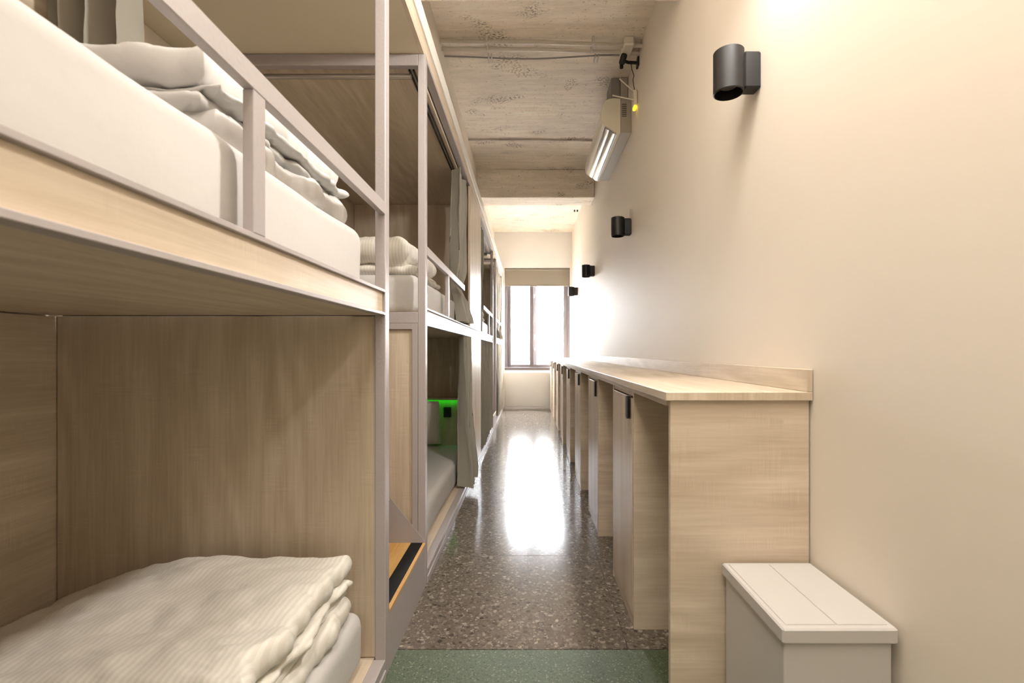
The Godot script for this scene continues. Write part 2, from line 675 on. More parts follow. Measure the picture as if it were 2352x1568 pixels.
func make_shell():
	var f := structure("floor", Vector3(0, 0, -3))
	box(f, "bed", M.grout, -1.8, WR + 0.1, -0.12, -0.004, BACK, FAR + 0.1, 2, 0.0)
	box(f, "green_slab", M.green, -1.75, WR, -0.02, 0, BACK, 1.768, 2, 0.0006)
	var joints := [1.772, 2.585, 3.26, 3.92, 4.57, 5.32, 6.1, 6.85, 7.6, 8.35, FAR]
	for k in joints.size() - 1:
		box(f, "slab", M.terrazzo, -1.75, 0.369, -0.02, 0, joints[k] + 0.0012, joints[k + 1] - 0.0012, 2, 0.0006)
		box(f, "slab", M.terrazzo, 0.371, WR, -0.02, 0, joints[k] + 0.0012, joints[k + 1] - 0.0012, 2, 0.0006)
	var c := structure("ceiling", Vector3(0, CEIL, -3))
	box(c, "slab", M.concrete, -1.8, WR + 0.1, CEIL, CEIL + 0.15, BACK, FAR + 0.1, 0, 0.0)
	for b in [2.30, 5.97]:
		box(c, "beam", M.concrete, -0.66, WR, CEIL - 0.35, CEIL, b, b + 0.33, 0, 0.008)
	var r := structure("wall_right", Vector3(WR, 0, -3))
	box(r, "plaster", M.cream, WR, WR + 0.15, -0.1, CEIL, BACK, FAR, 1, 0.0)
	var bk := structure("wall_back", Vector3(0, 0, -BACK))
	box(bk, "plaster", M.cream, -1.8, WR + 0.1, -0.1, CEIL, BACK - 0.15, BACK, 1, 0.0)
	var l := structure("wall_left", Vector3(-1.63, 0, -3))
	box(l, "plaster", M.cream, -1.8, -1.63, -0.1, CEIL, BACK, FAR, 1, 0.0)
	box(l, "bulkhead", M.cream, -1.63, -0.64, 2.64, CEIL, -0.75, FAR, 1, 0.0)
	var t1 := structure("trim_1", Vector3(-0.5, 2.49, -4))
	box(t1, "soffit_board", M.soffit, -1.63, -0.505, 2.492, 2.512, -0.75, FAR, 2, 0.001)
	box(t1, "fascia_board", M.wood, -0.505, -0.487, 2.492, 2.578, -0.75, FAR - 0.002, 2, 0.001)
	var t2 := structure("trim_2", Vector3(-0.5, 2.58, -4))
	box(t2, "white_band", M.trim_white, -0.505, -0.478, 2.578, 2.666, -0.75, FAR - 0.002, 2, 0.002)
	box(t2, "top_board", M.cream, -0.64, -0.505, 2.64, 2.662, -0.75, FAR - 0.002, 2, 0.001)
	# far wall with the window opening
	var fw := structure("wall_far", Vector3(0, 0, -FAR))
	var wx0 := -0.447
	var wx1 := 0.795
	var wy0 := 0.744
	var wy1 := 2.69
	box(fw, "below_window", M.white_wall, -1.8, WR + 0.1, -0.1, wy0, FAR, FAR + 0.25, 1, 0.0)
	box(fw, "above_window", M.white_wall, -1.8, WR + 0.1, wy1, CEIL, FAR, FAR + 0.25, 1, 0.0)
	box(fw, "beside_window", M.white_wall, -1.8, wx0, wy0, wy1, FAR, FAR + 0.25, 1, 0.0)
	box(fw, "beside_window", M.white_wall, wx1, WR + 0.1, wy0, wy1, FAR, FAR + 0.25, 1, 0.0)
	box(fw, "cover_panel", M.white_paint, -0.44, 0.44, 0.05, 0.70, FAR - 0.012, FAR, 1, 0.003)
	var bb := structure("baseboard_far", Vector3(0, 0, -FAR))
	box(bb, "skirting", M.white_paint, -0.46, 0.46, 0.0, 0.042, FAR - 0.018, FAR, 0, 0.003)

func make_window():
	var wx0 := -0.447
	var wx1 := 0.795
	var w := structure("window_1", Vector3(0.17, 0.744, -FAR))
	box(w, "sill", M.window_grey, wx0, wx1, 0.744, 0.80, FAR + 0.01, FAR + 0.17, 0, 0.004)
	box(w, "jamb", M.window_grey, wx1 - 0.045, wx1, 0.80, 2.69, FAR + 0.05, FAR + 0.17, 1, 0.003)
	box(w, "jamb", M.window_grey, wx0, wx0 + 0.045, 0.80, 2.69, FAR + 0.05, FAR + 0.17, 1, 0.003)
	box(w, "head", M.window_grey, wx0 + 0.045, wx1 - 0.045, 2.645, 2.69, FAR + 0.05, FAR + 0.17, 0, 0.003)
	for s in [[wx0 + 0.045, 0.170, FAR + 0.115, 0.80], [0.030, wx1 - 0.045, FAR + 0.07, 0.80]]:
		var st := Node3D.new()
		st.name = numbered(w, "sash")
		w.add_child(st)
		st.position = Vector3((s[0] + s[1]) / 2, s[3], -s[2]) - w.position
		var fr := 0.072
		box(st, "stile", M.window_grey, s[0], s[0] + fr, s[3], 2.645, s[2], s[2] + 0.035, 1, 0.003)
		box(st, "stile", M.window_grey, s[1] - fr, s[1], s[3], 2.645, s[2], s[2] + 0.035, 1, 0.003)
		box(st, "rail", M.window_grey, s[0] + fr, s[1] - fr, s[3], s[3] + 0.05, s[2], s[2] + 0.035, 0, 0.003)
		box(st, "rail", M.window_grey, s[0] + fr, s[1] - fr, 2.595, 2.645, s[2], s[2] + 0.035, 0, 0.003)
		box(st, "pane", M.glass, s[0] + fr - 0.006, s[1] - fr + 0.006, s[3] + 0.045, 2.6, s[2] + 0.015, s[2] + 0.02, 1, 0.0)
	box(w, "latch", M.aluminium, 0.115, 0.135, 1.33, 1.42, FAR + 0.045, FAR + 0.07, 1, 0.004)
	box(w, "latch", M.aluminium, 0.115, 0.135, 1.12, 1.17, FAR + 0.045, FAR + 0.07, 1, 0.004)
	# roller blind in the recess
	var b := thing("roller_blind", Vector3(0.17, 2.34, -FAR - 0.02), "taupe roller blind pulled a little way down over the window", "blind")
	var weave: ArrayMesh = box_mesh(Vector3(1.235, 0.325, 0.004), 1, 0.001)
	put(b, "fabric", weave, M.blind, Vector3(0.175, 2.52, -FAR - 0.025))
	put(b, "roller", tube([Vector3(-0.61, 0, 0), Vector3(0.61, 0, 0)], 0.028, 16), M.blind, Vector3(0.175, 2.66, -FAR - 0.035))
	box(b, "bottom_bar", M.blind, -0.452, 0.79, 2.342, 2.36, FAR + 0.014, FAR + 0.034, 0, 0.004)
	# pale building across the street
	var o := thing("building", Vector3(0, -6, -19), "pale building across the street, seen washed out through the window", "building")
	box(o, "wall", M.facade, -9, 9, -6, 2.0, 19.0, 22, 0, 0.0)
	for y in [-1.2, 0.35, 1.9]:
		box(o, "ledge", M.facade, -9, 9, y, y + 0.1, 18.7, 19.0, 0, 0.0)
	for k in 5:
		box(o, "window", M.facade_dark, -3.4 + k * 1.6, -2.5 + k * 1.6, 0.75, 1.6, 18.97, 19.02, 0, 0.0)

# ------------------------------------------------------------------ worktop and lockers
func make_worktop():
	var t := thing("worktop", Vector3(0.62, 0, -5.2), "long pale wood worktop with low upstand running along the cream wall", "worktop")
	box(t, "top_board", M.wood, 0.4006, WR - 0.002, 0.957, 0.982, 1.392, FAR - 0.02, 2, 0.0015)
	box(t, "upstand", M.wood, WR - 0.018, WR - 0.002, 0.982, 1.048, 1.392, FAR - 0.02, 2, 0.0015)
	box(t, "end_panel", M.wood, 0.418, WR - 0.004, 0.0, 0.957, 1.407, 1.427, 0, 0.0015)
	box(t, "front_batten", M.wood, 0.412, 0.43, 0.938, 0.957, 1.43, FAR - 0.02, 2, 0.001)
	var names := ["nearest the white bin and the worktop end", "second along from the worktop end", "third along from the worktop end", "fourth along from the worktop end", "fifth along from the worktop end", "sixth along from the worktop end", "second from the window wall", "beside the window wall"]
	for k in 8:
		var d := 1.893 + 0.956 * k
		locker(d, min(d + 0.466, FAR - 0.03), "pale wood locker with black lock under worktop, " + names[k])

func locker(d0: float, d1: float, label: String):
	var t := thing("locker", Vector3(0.62, 0, -(d0 + d1) / 2), label, "locker", "lockers under the worktop")
	var x := 0.418
	box(t, "side_panel", M.wood, x, WR - 0.004, 0.0, 0.938, d0, d0 + 0.018, 0, 0.0012)
	box(t, "side_panel", M.wood, x, WR - 0.004, 0.0, 0.938, d1 - 0.018, d1, 0, 0.0012)
	box(t, "plinth", M.wood, x + 0.004, x + 0.02, 0.0, 0.045, d0 + 0.018, d1 - 0.018, 2, 0.001)
	box(t, "top_panel", M.wood, x + 0.004, WR - 0.004, 0.92, 0.938, d0 + 0.018, d1 - 0.018, 2, 0.001)
	box(t, "back_panel", M.wood, WR - 0.02, WR - 0.006, 0.0, 0.92, d0 + 0.018, d1 - 0.018, 1, 0.001)
	var door := box(t, "door", M.wood, x - 0.001, x + 0.017, 0.049, 0.914, d0 + 0.021, d1 - 0.021, 1, 0.0012)
	# black lock with a silver edge
	var lk := prism(pill(0.021, 0.046), -0.008, 0.008)
	var m := put(door, "lock", lk, M.black_plastic, Vector3(x - 0.010, 0.874, -(d0 + 0.055)))
	m.rotation.y = PI / 2
	var ring := prism(pill(0.0225, 0.0475), -0.003, 0.003)
	var m2 := put(door, "lock_plate", ring, M.chrome, Vector3(x - 0.003, 0.874, -(d0 + 0.055)))
	m2.rotation.y = PI / 2
	var key := put(door, "keyhole", prism(pill(0.003, 0.011), -0.002, 0.002), M.aluminium, Vector3(x - 0.002, 0.78, -(d0 + 0.045)))
	key.rotation.y = PI / 2

func pill(hw: float, hh: float) -> PackedVector2Array:
	var p := PackedVector2Array()
	var r: float = hw * 0.7
	for c in [[1, 1, 0.0], [-1, 1, PI / 2], [-1, -1, PI], [1, -1, 1.5 * PI]]:
		for k in 6:
			var a: float = c[2] + k / 5.0 * PI / 2
			p.append(Vector2(c[0] * (hw - r) + r * cos(a), c[1] * (hh - r) + r * sin(a)))
	return p

# ------------------------------------------------------------------ bunk beds
func make_beds():
	bunk(-0.55, 1.655, false, 0.43, "tall grey-framed bunk bed with wood panels, end post by the green floor")
	stair(1.655, 2.237, "steep box stair with pine treads between the first two bunk beds, by the green floor")
	bunk(2.237, 4.42, true, 0.45, "grey-framed wood bunk bed with a green-lit lower berth")
	bunk(4.42, 6.60, false, 0.45, "grey-framed wood bunk bed with its lower berth fully curtained")
	stair(6.60, 7.18, "steep box stair between the two bunk beds nearer the window")
	bunk(7.18, FAR - 0.01, true, 0.35, "grey-framed wood bunk bed standing against the window wall")

func bunk(d0: float, d1: float, stair_near: bool, panel: float, label: String):
	var t := thing("bunk_bed", Vector3(-1.05, 0, -(d0 + d1) / 2), label, "bunk bed", "built-in bunk beds along the left wall")
	var s := 1.0 if stair_near else -1.0
	var ds := d0 if stair_near else d1          # the end by the stair
	var dp := d1 if stair_near else d0          # the end closed by panels
	var at := func(k: float) -> float: return ds + s * k
	var X0 := -1.60
	# frame
	box(t, "post", M.metal, BX - 0.035, BX, 0, 2.49, ds, at.call(0.045), 1, 0.002)
	box(t, "post", M.metal, X0, X0 + 0.035, 0, 2.49, ds, at.call(0.011), 1, 0.002)
	box(t, "base_rail", M.metal, BX - 0.04, BX, 0.034, 0.065, at.call(0.045), at.call(absf(dp - ds)), 2, 0.002)
	box(t, "sill_rail", M.metal, BX - 0.036, BX + 0.004, 0.0, 0.031, at.call(0.045), at.call(absf(dp - ds)), 2, 0.002)
	box(t, "base_board", M.wood, X0, BX - 0.04, 0.0, 0.062, ds, dp, 2, 0.001)
	var p_end: float = dp
	box(t, "lower_strip", M.metal, BX - 0.03, BX, 1.222, 1.232, at.call(0.045), p_end, 2, 0.001)
	box(t, "upper_strip", M.metal, BX - 0.03, BX, 1.298, 1.308, at.call(0.045), p_end, 2, 0.001)
	# front board, jointed where the side panel begins and where two beds meet
	var pj: float = dp - s * panel
	box(t, "front_board", M.wood, BX - 0.028, BX - 0.009, 1.232, 1.298, at.call(0.047), pj - s * 0.001, 2, 0.0008)
	box(t, "front_board", M.wood, BX - 0.028, BX - 0.009, 1.232, 1.298, pj + s * 0.001, dp - s * 0.002, 2, 0.0008)
	box(t, "deck", M.wood, X0, BX - 0.03, 1.222, 1.284, at.call(0.045), dp, 2, 0.001)
	box(t, "end_beam", M.metal, X0 + 0.035, BX - 0.035, 1.232, 1.284, ds, at.call(0.033), 0, 0.002)
	box(t, "top_beam", M.metal, X0 + 0.035, BX - 0.035, 2.436, 2.49, ds, at.call(0.033), 0, 0.002)
	box(t, "top_rail", M.metal, BX - 0.04, BX, 2.472, 2.49, at.call(0.045), dp, 2, 0.0015)
	for xx in [-0.548, -0.568]:
		box(t, "curtain_track", M.black, xx - 0.004, xx + 0.004, 2.44, 2.45, at.call(0.05), pj, 2, 0.001)
	put(t, "end_curtain_rail", tube([Vector3(-0.5, 0, 0), Vector3(0.5, 0, 0)], 0.012, 12), M.aluminium, Vector3(-1.06, 2.418, -(at.call(0.06))))
	# wood linings
	box(t, "ceiling_panel", M.wood, X0, BX - 0.045, 2.452, 2.472, at.call(0.04), dp, 2, 0.001)
	box(t, "back_panel", M.wood, X0 - 0.02, X0, 0.062, 1.218, ds, dp, 2, 0.001)
	box(t, "back_panel", M.wood, X0 - 0.02, X0, 1.286, 2.45, ds, dp, 2, 0.001)
	box(t, "foot_panel", M.wood, X0 + 0.004, BX - 0.036, 0.065, 1.22, at.call(0.012), at.call(0.032), 1, 0.001)
	box(t, "head_panel", M.wood, X0 + 0.004, BX - 0.02, 0.065, 1.22, dp - s * 0.002, dp - s * 0.022, 1, 0.001)
	box(t, "head_panel", M.wood, X0 + 0.004, BX - 0.02, 1.286, 2.45, dp - s * 0.002, dp - s * 0.022, 1, 0.001)
	box(t, "side_panel", M.wood, BX - 0.018, BX, 0.066, 1.221, pj, dp - s * 0.001, 1, 0.001)
	box(t, "side_panel", M.wood, BX - 0.018, BX, 1.309, 2.471, pj, dp - s * 0.001, 1, 0.001)
	# guard
	var post_at := 0.779 if d0 < 0.0 else 0.65
	var reach: float = min(1.40, absf(dp - ds) - panel - 0.2)
	box(t, "guard_rail", M.metal, BX - 0.02, BX, 1.560, 1.602, ds + s * 0.045, at.call(reach), 2, 0.0015)
	box(t, "guard_post", M.metal, BX - 0.02, BX, 1.308, 1.560, at.call(post_at), at.call(post_at + 0.038), 1, 0.0015)
	# foot frame towards the stair, below the deck
	box(t, "foot_frame", M.metal, BX - 0.062, BX - 0.036, 0.065, 1.232, at.call(0.0), at.call(0.014), 1, 0.001)
	box(t, "foot_frame", M.metal, X0 + 0.036, BX - 0.062, 1.204, 1.232, at.call(0.0), at.call(0.014), 0, 0.001)

func stair(d0: float, d1: float, label: String):
	var t := thing("box_stair", Vector3(-1.0, 0, -(d0 + d1) / 2), label, "stairs", "stairs between the bunk beds")
	var rise := 0.21
	var run := 0.167
	for k in 5:
		var x1 := BX - run * k
		var x0 := x1 - run - 0.01
		var y := rise * (k + 1)
		var tr := box(t, "tread", M.pine, x0, x1 + 0.002, y - 0.014, y, d0 + 0.006, d1 - 0.006, 2, 0.002)
		box(tr, "grip_strip", M.rubber, x1 - 0.064, x1 - 0.010, y, y + 0.0015, d0 + 0.01, d1 - 0.01, 2, 0.0005)
		box(t, "riser", M.metal, x1 - 0.012, x1 - 0.001, y - rise + (0.001 if k > 0 else 0.0), y - 0.014, d0 + 0.006, d1 - 0.006, 2, 0.001)
	var poly := PackedVector2Array([Vector2(BX - 0.015, 0.0), Vector2(BX - 0.002, 0.0), Vector2(BX - 0.002, 0.215), Vector2(BX - 1.04, 1.52), Vector2(BX - 1.04, 1.2)])
	for z in [d0 + 0.001, d1 - 0.005]:
		put(t, "stringer", prism(poly, 0.0, 0.004), M.metal, Vector3(0, 0, -z - 0.004))

# ------------------------------------------------------------------ bedding
func mattress(x0: float, x1: float, y0: float, y1: float, d0: float, d1: float, label: String, seed_: int):
	var size := Vector3(x1 - x0, y1 - y0, d1 - d0)
	var o := put(self, "mattress", soft_box(size, 0.045, 0.006, seed_), M.sheet, Vector3((x0 + x1) / 2, (y0 + y1) / 2, -(d0 + d1) / 2))
	tag(o, label, "mattress", "mattresses in white sheets")

# folded duvet: layers stacked on (x0..x1, d0..d1), top fold first wears the stripes
func duvet(x0: float, x1: float, d0: float, d1: float, y: float, h: float, fall: float, label: String, seed_: int, layers: Array, rim: float, mat: Material, wrinkle := 1.0):
	var crease_of := func(n: FastNoiseLite, k: int, u: float, v: float) -> float:
		var n1 := absf(n.get_noise_2d(u * 2.6 + 50.0 + k * 3.0, v * 4.2))
		var n2 := absf(n.get_noise_2d(u * 5.5 + 80.0 + k * 3.0, v * 3.4 + u * 3.0))
		return 0.016 * pow(1.0 - n1, 9.0) + 0.008 * pow(1.0 - n2, 12.0)
	var w := x1 - x0
	var l := d1 - d0
	var t := thing("folded_duvet", Vector3((x0 + x1) / 2, y, -(d0 + d1) / 2), label, "duvet", "folded duvets on the beds")
	var nz := noise(seed_, 1.0)
	for k in layers.size():
		var a: Array = layers[k]
		var drop := func(u: float, v: float) -> float:
			# the pile sinks away from the aisle
			var s := clampf((0.55 - u) / 0.55, 0.0, 1.0)
			return 1.0 - fall * s * s * (1.2 - 0.4 * v)
		var height := func(u: float, v: float) -> float:
			return h * (a[0] + a[1] * 0.5) * drop.call(u, v) + 0.012 * nz.get_noise_2d(u * 3.0 + k * 5.0, v * 2.6) + 0.004 * nz.get_noise_2d(u * 7.0 + k * 5.0, v * 5.0)
		var thick := func(u: float, v: float) -> float:
			var fold_line: float = crease_of.call(nz, k, u, v) * wrinkle
			var puff := 1.0 + 0.22 * nz.get_noise_2d(u * 2.0 + 30.0, v * 3.0 + k * 9.0)
			return h * a[1] * drop.call(u, v) * puff + 0.008 * absf(nz.get_noise_2d(u * 5.0, v * 9.0 + 20.0)) - fold_line
		var warp := func(u: float, v: float) -> Vector3:
			var e := absf(u - 0.5) * 2.0
			return Vector3(a[2] + e * 0.022 * nz.get_noise_2d(v * 4.0 + k * 17.0, 3.0 + u * 0.6), 0, a[3] + 0.018 * nz.get_noise_2d(u * 3.0 + k * 17.0, 8.0))
		var m := cloth_slab(w, l, 90, 90, rim, height, thick, warp)
		put(t, "fold", m, mat, Vector3((x0 + x1) / 2, y, -(d0 + d1) / 2))

func pillow(center: Vector3, w: float, l: float, h: float, tilt: float, label: String, seed_: int):
	var nz := noise(seed_, 1.0)
	var height := func(u: float, v: float) -> float: return 0.006 * nz.get_noise_2d(u * 4.0, v * 4.0)
	var thick := func(u: float, v: float) -> float:
		var e: float = sin(PI * u) * sin(PI * v)
		return h * (0.25 + 0.75 * pow(max(0.0, e), 0.5)) + 0.004 * nz.get_noise_2d(u * 14.0, v * 14.0)
	var warp := func(u: float, v: float) -> Vector3: return Vector3.ZERO
	var o := put(self, "pillow", cloth_slab(w, l, 36, 28, 0.03, height, thick, warp), M.stripe, center)
	o.rotation.x = tilt
	tag(o, label, "pillow", "pillows in the berths")

func make_bedding():
	mattress(-1.585, -0.528, 1.286, 1.486, -0.5, 1.535, "white-sheeted mattress on upper deck of the bunk bed by the green floor", 1)
	mattress(-1.585, -0.545, 0.064, 0.245, -0.5, 1.60, "white-sheeted mattress in lower berth of the bunk bed by the green floor", 2)
	mattress(-1.585, -0.535, 1.286, 1.478, 2.33, 4.37, "white-sheeted mattress on the deck above the green-lit berth", 3)
	mattress(-1.585, -0.555, 0.064, 0.255, 2.33, 4.38, "white-sheeted mattress in the green-lit lower berth", 4)
	mattress(-1.585, -0.545, 1.286, 1.478, 4.47, 6.50, "white-sheeted mattress on the deck above the fully curtained berth", 5)
	mattress(-1.585, -0.545, 1.286, 1.478, 7.28, 9.05, "white-sheeted mattress on the deck by the window wall", 6)
	var three := [[0.0, 0.36, 0.028, 0.0], [0.33, 0.20, 0.0, 0.012], [0.50, 0.15, 0.02, 0.004], [0.64, 0.36, 0.014, -0.01]]
	var two := [[0.0, 0.32, 0.02, 0.0], [0.26, 0.74, 0.0, 0.02]]
	duvet(-1.50, -0.585, 0.93, 1.54, 0.245, 0.20, 0.60, "striped white duvet folded in the lower berth by the green floor", 21, three, 0.03, M.stripe, 0.35)
	duvet(-1.45, -0.60, 0.88, 1.50, 1.486, 0.185, 0.3, "plain white duvet folded on the upper deck by the green floor", 22, [[0.0, 0.40, 0.03, 0.0], [0.36, 0.16, 0.012, 0.02], [0.49, 0.14, 0.034, -0.005], [0.60, 0.40, 0.004, 0.012]], 0.026, M.sheet)
	duvet(-1.45, -0.585, 2.39, 3.05, 1.478, 0.205, 0.3, "puffy white duvet folded on the deck above the green-lit berth", 23, two, 0.085, M.stripe)
	duvet(-1.45, -0.60, 5.75, 6.40, 1.478, 0.18, 0.3, "white duvet folded above the fully curtained berth", 24, two, 0.05, M.sheet)
	pillow(Vector3(-1.12, 0.465, -4.255), 0.68, 0.42, 0.15, -1.25, "white pillow leaning on the headboard under the green light", 31)

# ------------------------------------------------------------------ curtains
func curtain(along_z: bool, y0: float, y1: float, rows: Array, pleats: float, seed_: int, label: String, phase := 0.0):
	var o := put(self, "curtain", curtain_mesh(along_z, y0, y1, rows, pleats, seed_, phase), M.curtain, Vector3.ZERO)
	tag(o, label, "curtain", "grey curtains of the berths")

func make_curtains():
	# above the green-lit berth, gathered inside the guard and swinging out over the deck edge
	curtain(true, 2.438, 1.318, [[0.0, 3.46, 3.94, -0.530, 0.052], [0.6, 3.46, 3.90, -0.54, 0.05], [0.765, 3.50, 3.82, -0.553, 0.030], [0.88, 3.45, 3.82, -0.505, 0.045], [1.0, 3.40, 3.80, -0.475, 0.055]], 3.5, 51, "grey curtain gathered above the green-lit berth, caught behind the guard rail", 1.2)
	curtain(true, 1.218, 0.085, [[0.0, 3.56, 3.94, -0.500, 0.045], [0.5, 3.55, 3.93, -0.495, 0.05], [1.0, 3.56, 3.93, -0.468, 0.075]], 3.5, 52, "grey curtain gathered beside the green-lit lower berth, hanging to the floor", 1.6)
	# inside the stair ends, drawn back to the wall
	curtain(false, 2.41, 1.50, [[0.0, -1.59, -1.30, 1.585, 0.05], [1.0, -1.59, -1.29, 1.585, 0.05]], 3.0, 53, "pale grey curtain bunched behind the folded duvet on upper deck", 0.4)
	curtain(false, 2.41, 1.50, [[0.0, -1.57, -1.31, 2.315, 0.03], [1.0, -1.57, -1.30, 2.315, 0.03]], 3.0, 54, "grey curtain bunched on the rail at the far side of the stair", 0.4)
	# the two beds towards the window
	curtain(true, 2.438, 1.318, [[0.0, 4.90, 5.42, -0.525, 0.035], [0.7, 4.90, 5.25, -0.53, 0.03], [1.0, 4.90, 5.20, -0.52, 0.03]], 4.5, 55, "grey curtain gathered above the fully curtained lower berth", 0.2)
	curtain(true, 1.218, 0.07, [[0.0, 4.90, 6.53, -0.515, 0.028], [1.0, 4.90, 6.53, -0.505, 0.034]], 9.5, 56, "grey curtain drawn across the whole lower berth before the second stair", 0.2)
	curtain(true, 2.438, 1.318, [[0.0, 7.55, 8.70, -0.515, 0.03], [0.72, 7.55, 8.68, -0.52, 0.03], [0.8, 7.6, 8.6, -0.522, 0.022], [1.0, 7.62, 8.60, -0.47, 0.05]], 7.0, 57, "grey curtain drawn over the upper berth by the window wall", 0.7)
	curtain(true, 1.218, 0.10, [[0.0, 7.35, 8.72, -0.505, 0.03], [1.0, 7.40, 8.72, -0.485, 0.04]], 8.0, 58, "grey curtain drawn over the lower berth by the window wall", 0.7)

# ------------------------------------------------------------------ wall lamps
func make_wall_lamps():
	wall_lamp(-0.41, 2.105, "black cylinder wall lamp on the cream wall behind the white bin")
	wall_lamp(1.73, 2.105, "black cylinder wall lamp above the worktop end and white bin")
	wall_lamp(3.87, 2.105, "black cylinder wall lamp just below the air conditioner")
	wall_lamp(5.99, 2.105, "black cylinder wall lamp below the concrete ceiling beam")
	wall_lamp(8.02, 2.105, "black cylinder wall lamp beside the window")

func wall_lamp(d: float, y: float, label: String):
	var x := WR - 0.106
	var t := thing("wall_lamp", Vector3(WR, y, -d), label, "lamp", "black wall lamps on the cream wall")
	var r := 0.0525
	var h := 0.075
	put(t, "housing", lathe([Vector2(r - 0.003, -h), Vector2(r, -h + 0.002), Vector2(r, h - 0.002), Vector2(r - 0.003, h), Vector2(r - 0.005, h), Vector2(r - 0.005, h - 0.035), Vector2(0.0001, h - 0.035), Vector2(0.0001, -h + 0.04), Vector2(r - 0.005, -h + 0.04), Vector2(r - 0.005, -h)]), M.black, Vector3(x, y, -d))
	box(t, "mount", M.black, x + 0.046, WR, y - 0.066, y + 0.066, d - 0.027, d + 0.027, 1, 0.006)
	put(t, "bulb", lathe([Vector2(0.0001, 0), Vector2(0.030, 0.0), Vector2(0.034, 0.006), Vector2(0.026, 0.012), Vector2(0.0001, 0.014)]), M.lamp_off, Vector3(x, y - h + 0.041 - 0.014, -d))

# flood lamp high on the wall over the worktop end, aimed at the beds
const FLOOD := Vector3(0.775, 2.634, -1.40)
func make_flood_lamp():
	var t := thing("flood_lamp", Vector3(WR, 2.634, -1.40), "small square flood lamp high on the cream wall above a black cylinder lamp", "lamp")
	var head := Node3D.new()
	head.name = "head"
	t.add_child(head)
	head.position = FLOOD - t.position
	head.rotation.z = 0.55      # tips the face down towards the aisle
	var casing := MeshInstance3D.new()
	casing.name = "casing"
	casing.mesh = box_mesh(Vector3(0.03, 0.2, 0.2), 1, 0.006)
	casing.material_override = M.black
	head.add_child(casing)
	var face := MeshInstance3D.new()
	face.name = "lamp_face"
	face.mesh = box_mesh(Vector3(0.004, 0.17, 0.17), 1, 0.001)
	face.material_override = M.flood_glow
	head.add_child(face)
	face.position = Vector3(-0.016, 0, 0)
	box(t, "bracket", M.black, 0.785, WR, 2.60, 2.665, 1.37, 1.43, 1, 0.004)
	var l := AreaLight3D.new()
	l.name = "flood_light"
	head.add_child(l)
	l.position = Vector3(-0.021, 0, 0)
	l.rotation.y = PI / 2
	l.area_size = Vector2(0.17, 0.17)
	l.light_color = Color(1.0, 0.985, 0.96)
	l.light_energy = FLOOD_E
	l.area_range = 30
	l.area_attenuation = 2
	l.shadow_enabled = true

# flat light panel on the ceiling before the first beam
func make_light_panel():
	var t := thing("ceiling_light_panel", Vector3(-0.155, CEIL, 0.275), "flat white light panel on the ceiling before the first concrete beam", "lamp")
	var x0 := -0.58
	var x1 := 0.27
	var d0 := -1.7
	var d1 := 1.15
	box(t, "diffuser", M.panel_glow, x0, x1, CEIL - 0.03, CEIL - 0.01, d0, d1, 2, 0.001)
	for k in [[x0 - 0.02, x0, d0 - 0.02, d1 + 0.02], [x1, x1 + 0.02, d0 - 0.02, d1 + 0.02], [x0, x1, d0 - 0.02, d0], [x0, x1, d1, d1 + 0.02]]:
		box(t, "frame", M.white_paint, k[0], k[1], CEIL - 0.034, CEIL, k[2], k[3], 2, 0.002)
	var l := AreaLight3D.new()
	l.name = "panel_light"
	t.add_child(l)
	l.position = Vector3((x0 + x1) / 2, CEIL - 0.036, -(d0 + d1) / 2) - t.position
	l.rotation.x = -PI / 2
	l.area_size = Vector2(x1 - x0, d1 - d0)
	l.light_color = Color(1.0, 0.98, 0.95)
	l.light_energy = PANEL_E
	l.area_range = 30
	l.area_attenuation = 2
	l.shadow_enabled = true

const FLOOD_E := 0.78
const PANEL_E := 1.45

# ------------------------------------------------------------------ bin
func make_bin():
	var t := thing("bin", Vector3(0.69, 0, -1.225), "white metal box bin with slotted lid standing before the worktop end panel", "bin")
	box(t, "body", M.white_paint, 0.571, 0.812, 0.0, 0.456, 1.068, 1.384, 1, 0.003)
	var lid := box(t, "lid", M.white_paint, 0.563, 0.82, 0.452, 0.487, 1.058, 1.392, 1, 0.004)
	box(lid, "flap", M.white_paint, 0.577, 0.6902, 0.486, 0.4895, 1.074, 1.378, 1, 0.0012)
	box(lid, "flap", M.white_paint, 0.6922, 0.806, 0.486, 0.4895, 1.074, 1.378, 1, 0.0012)

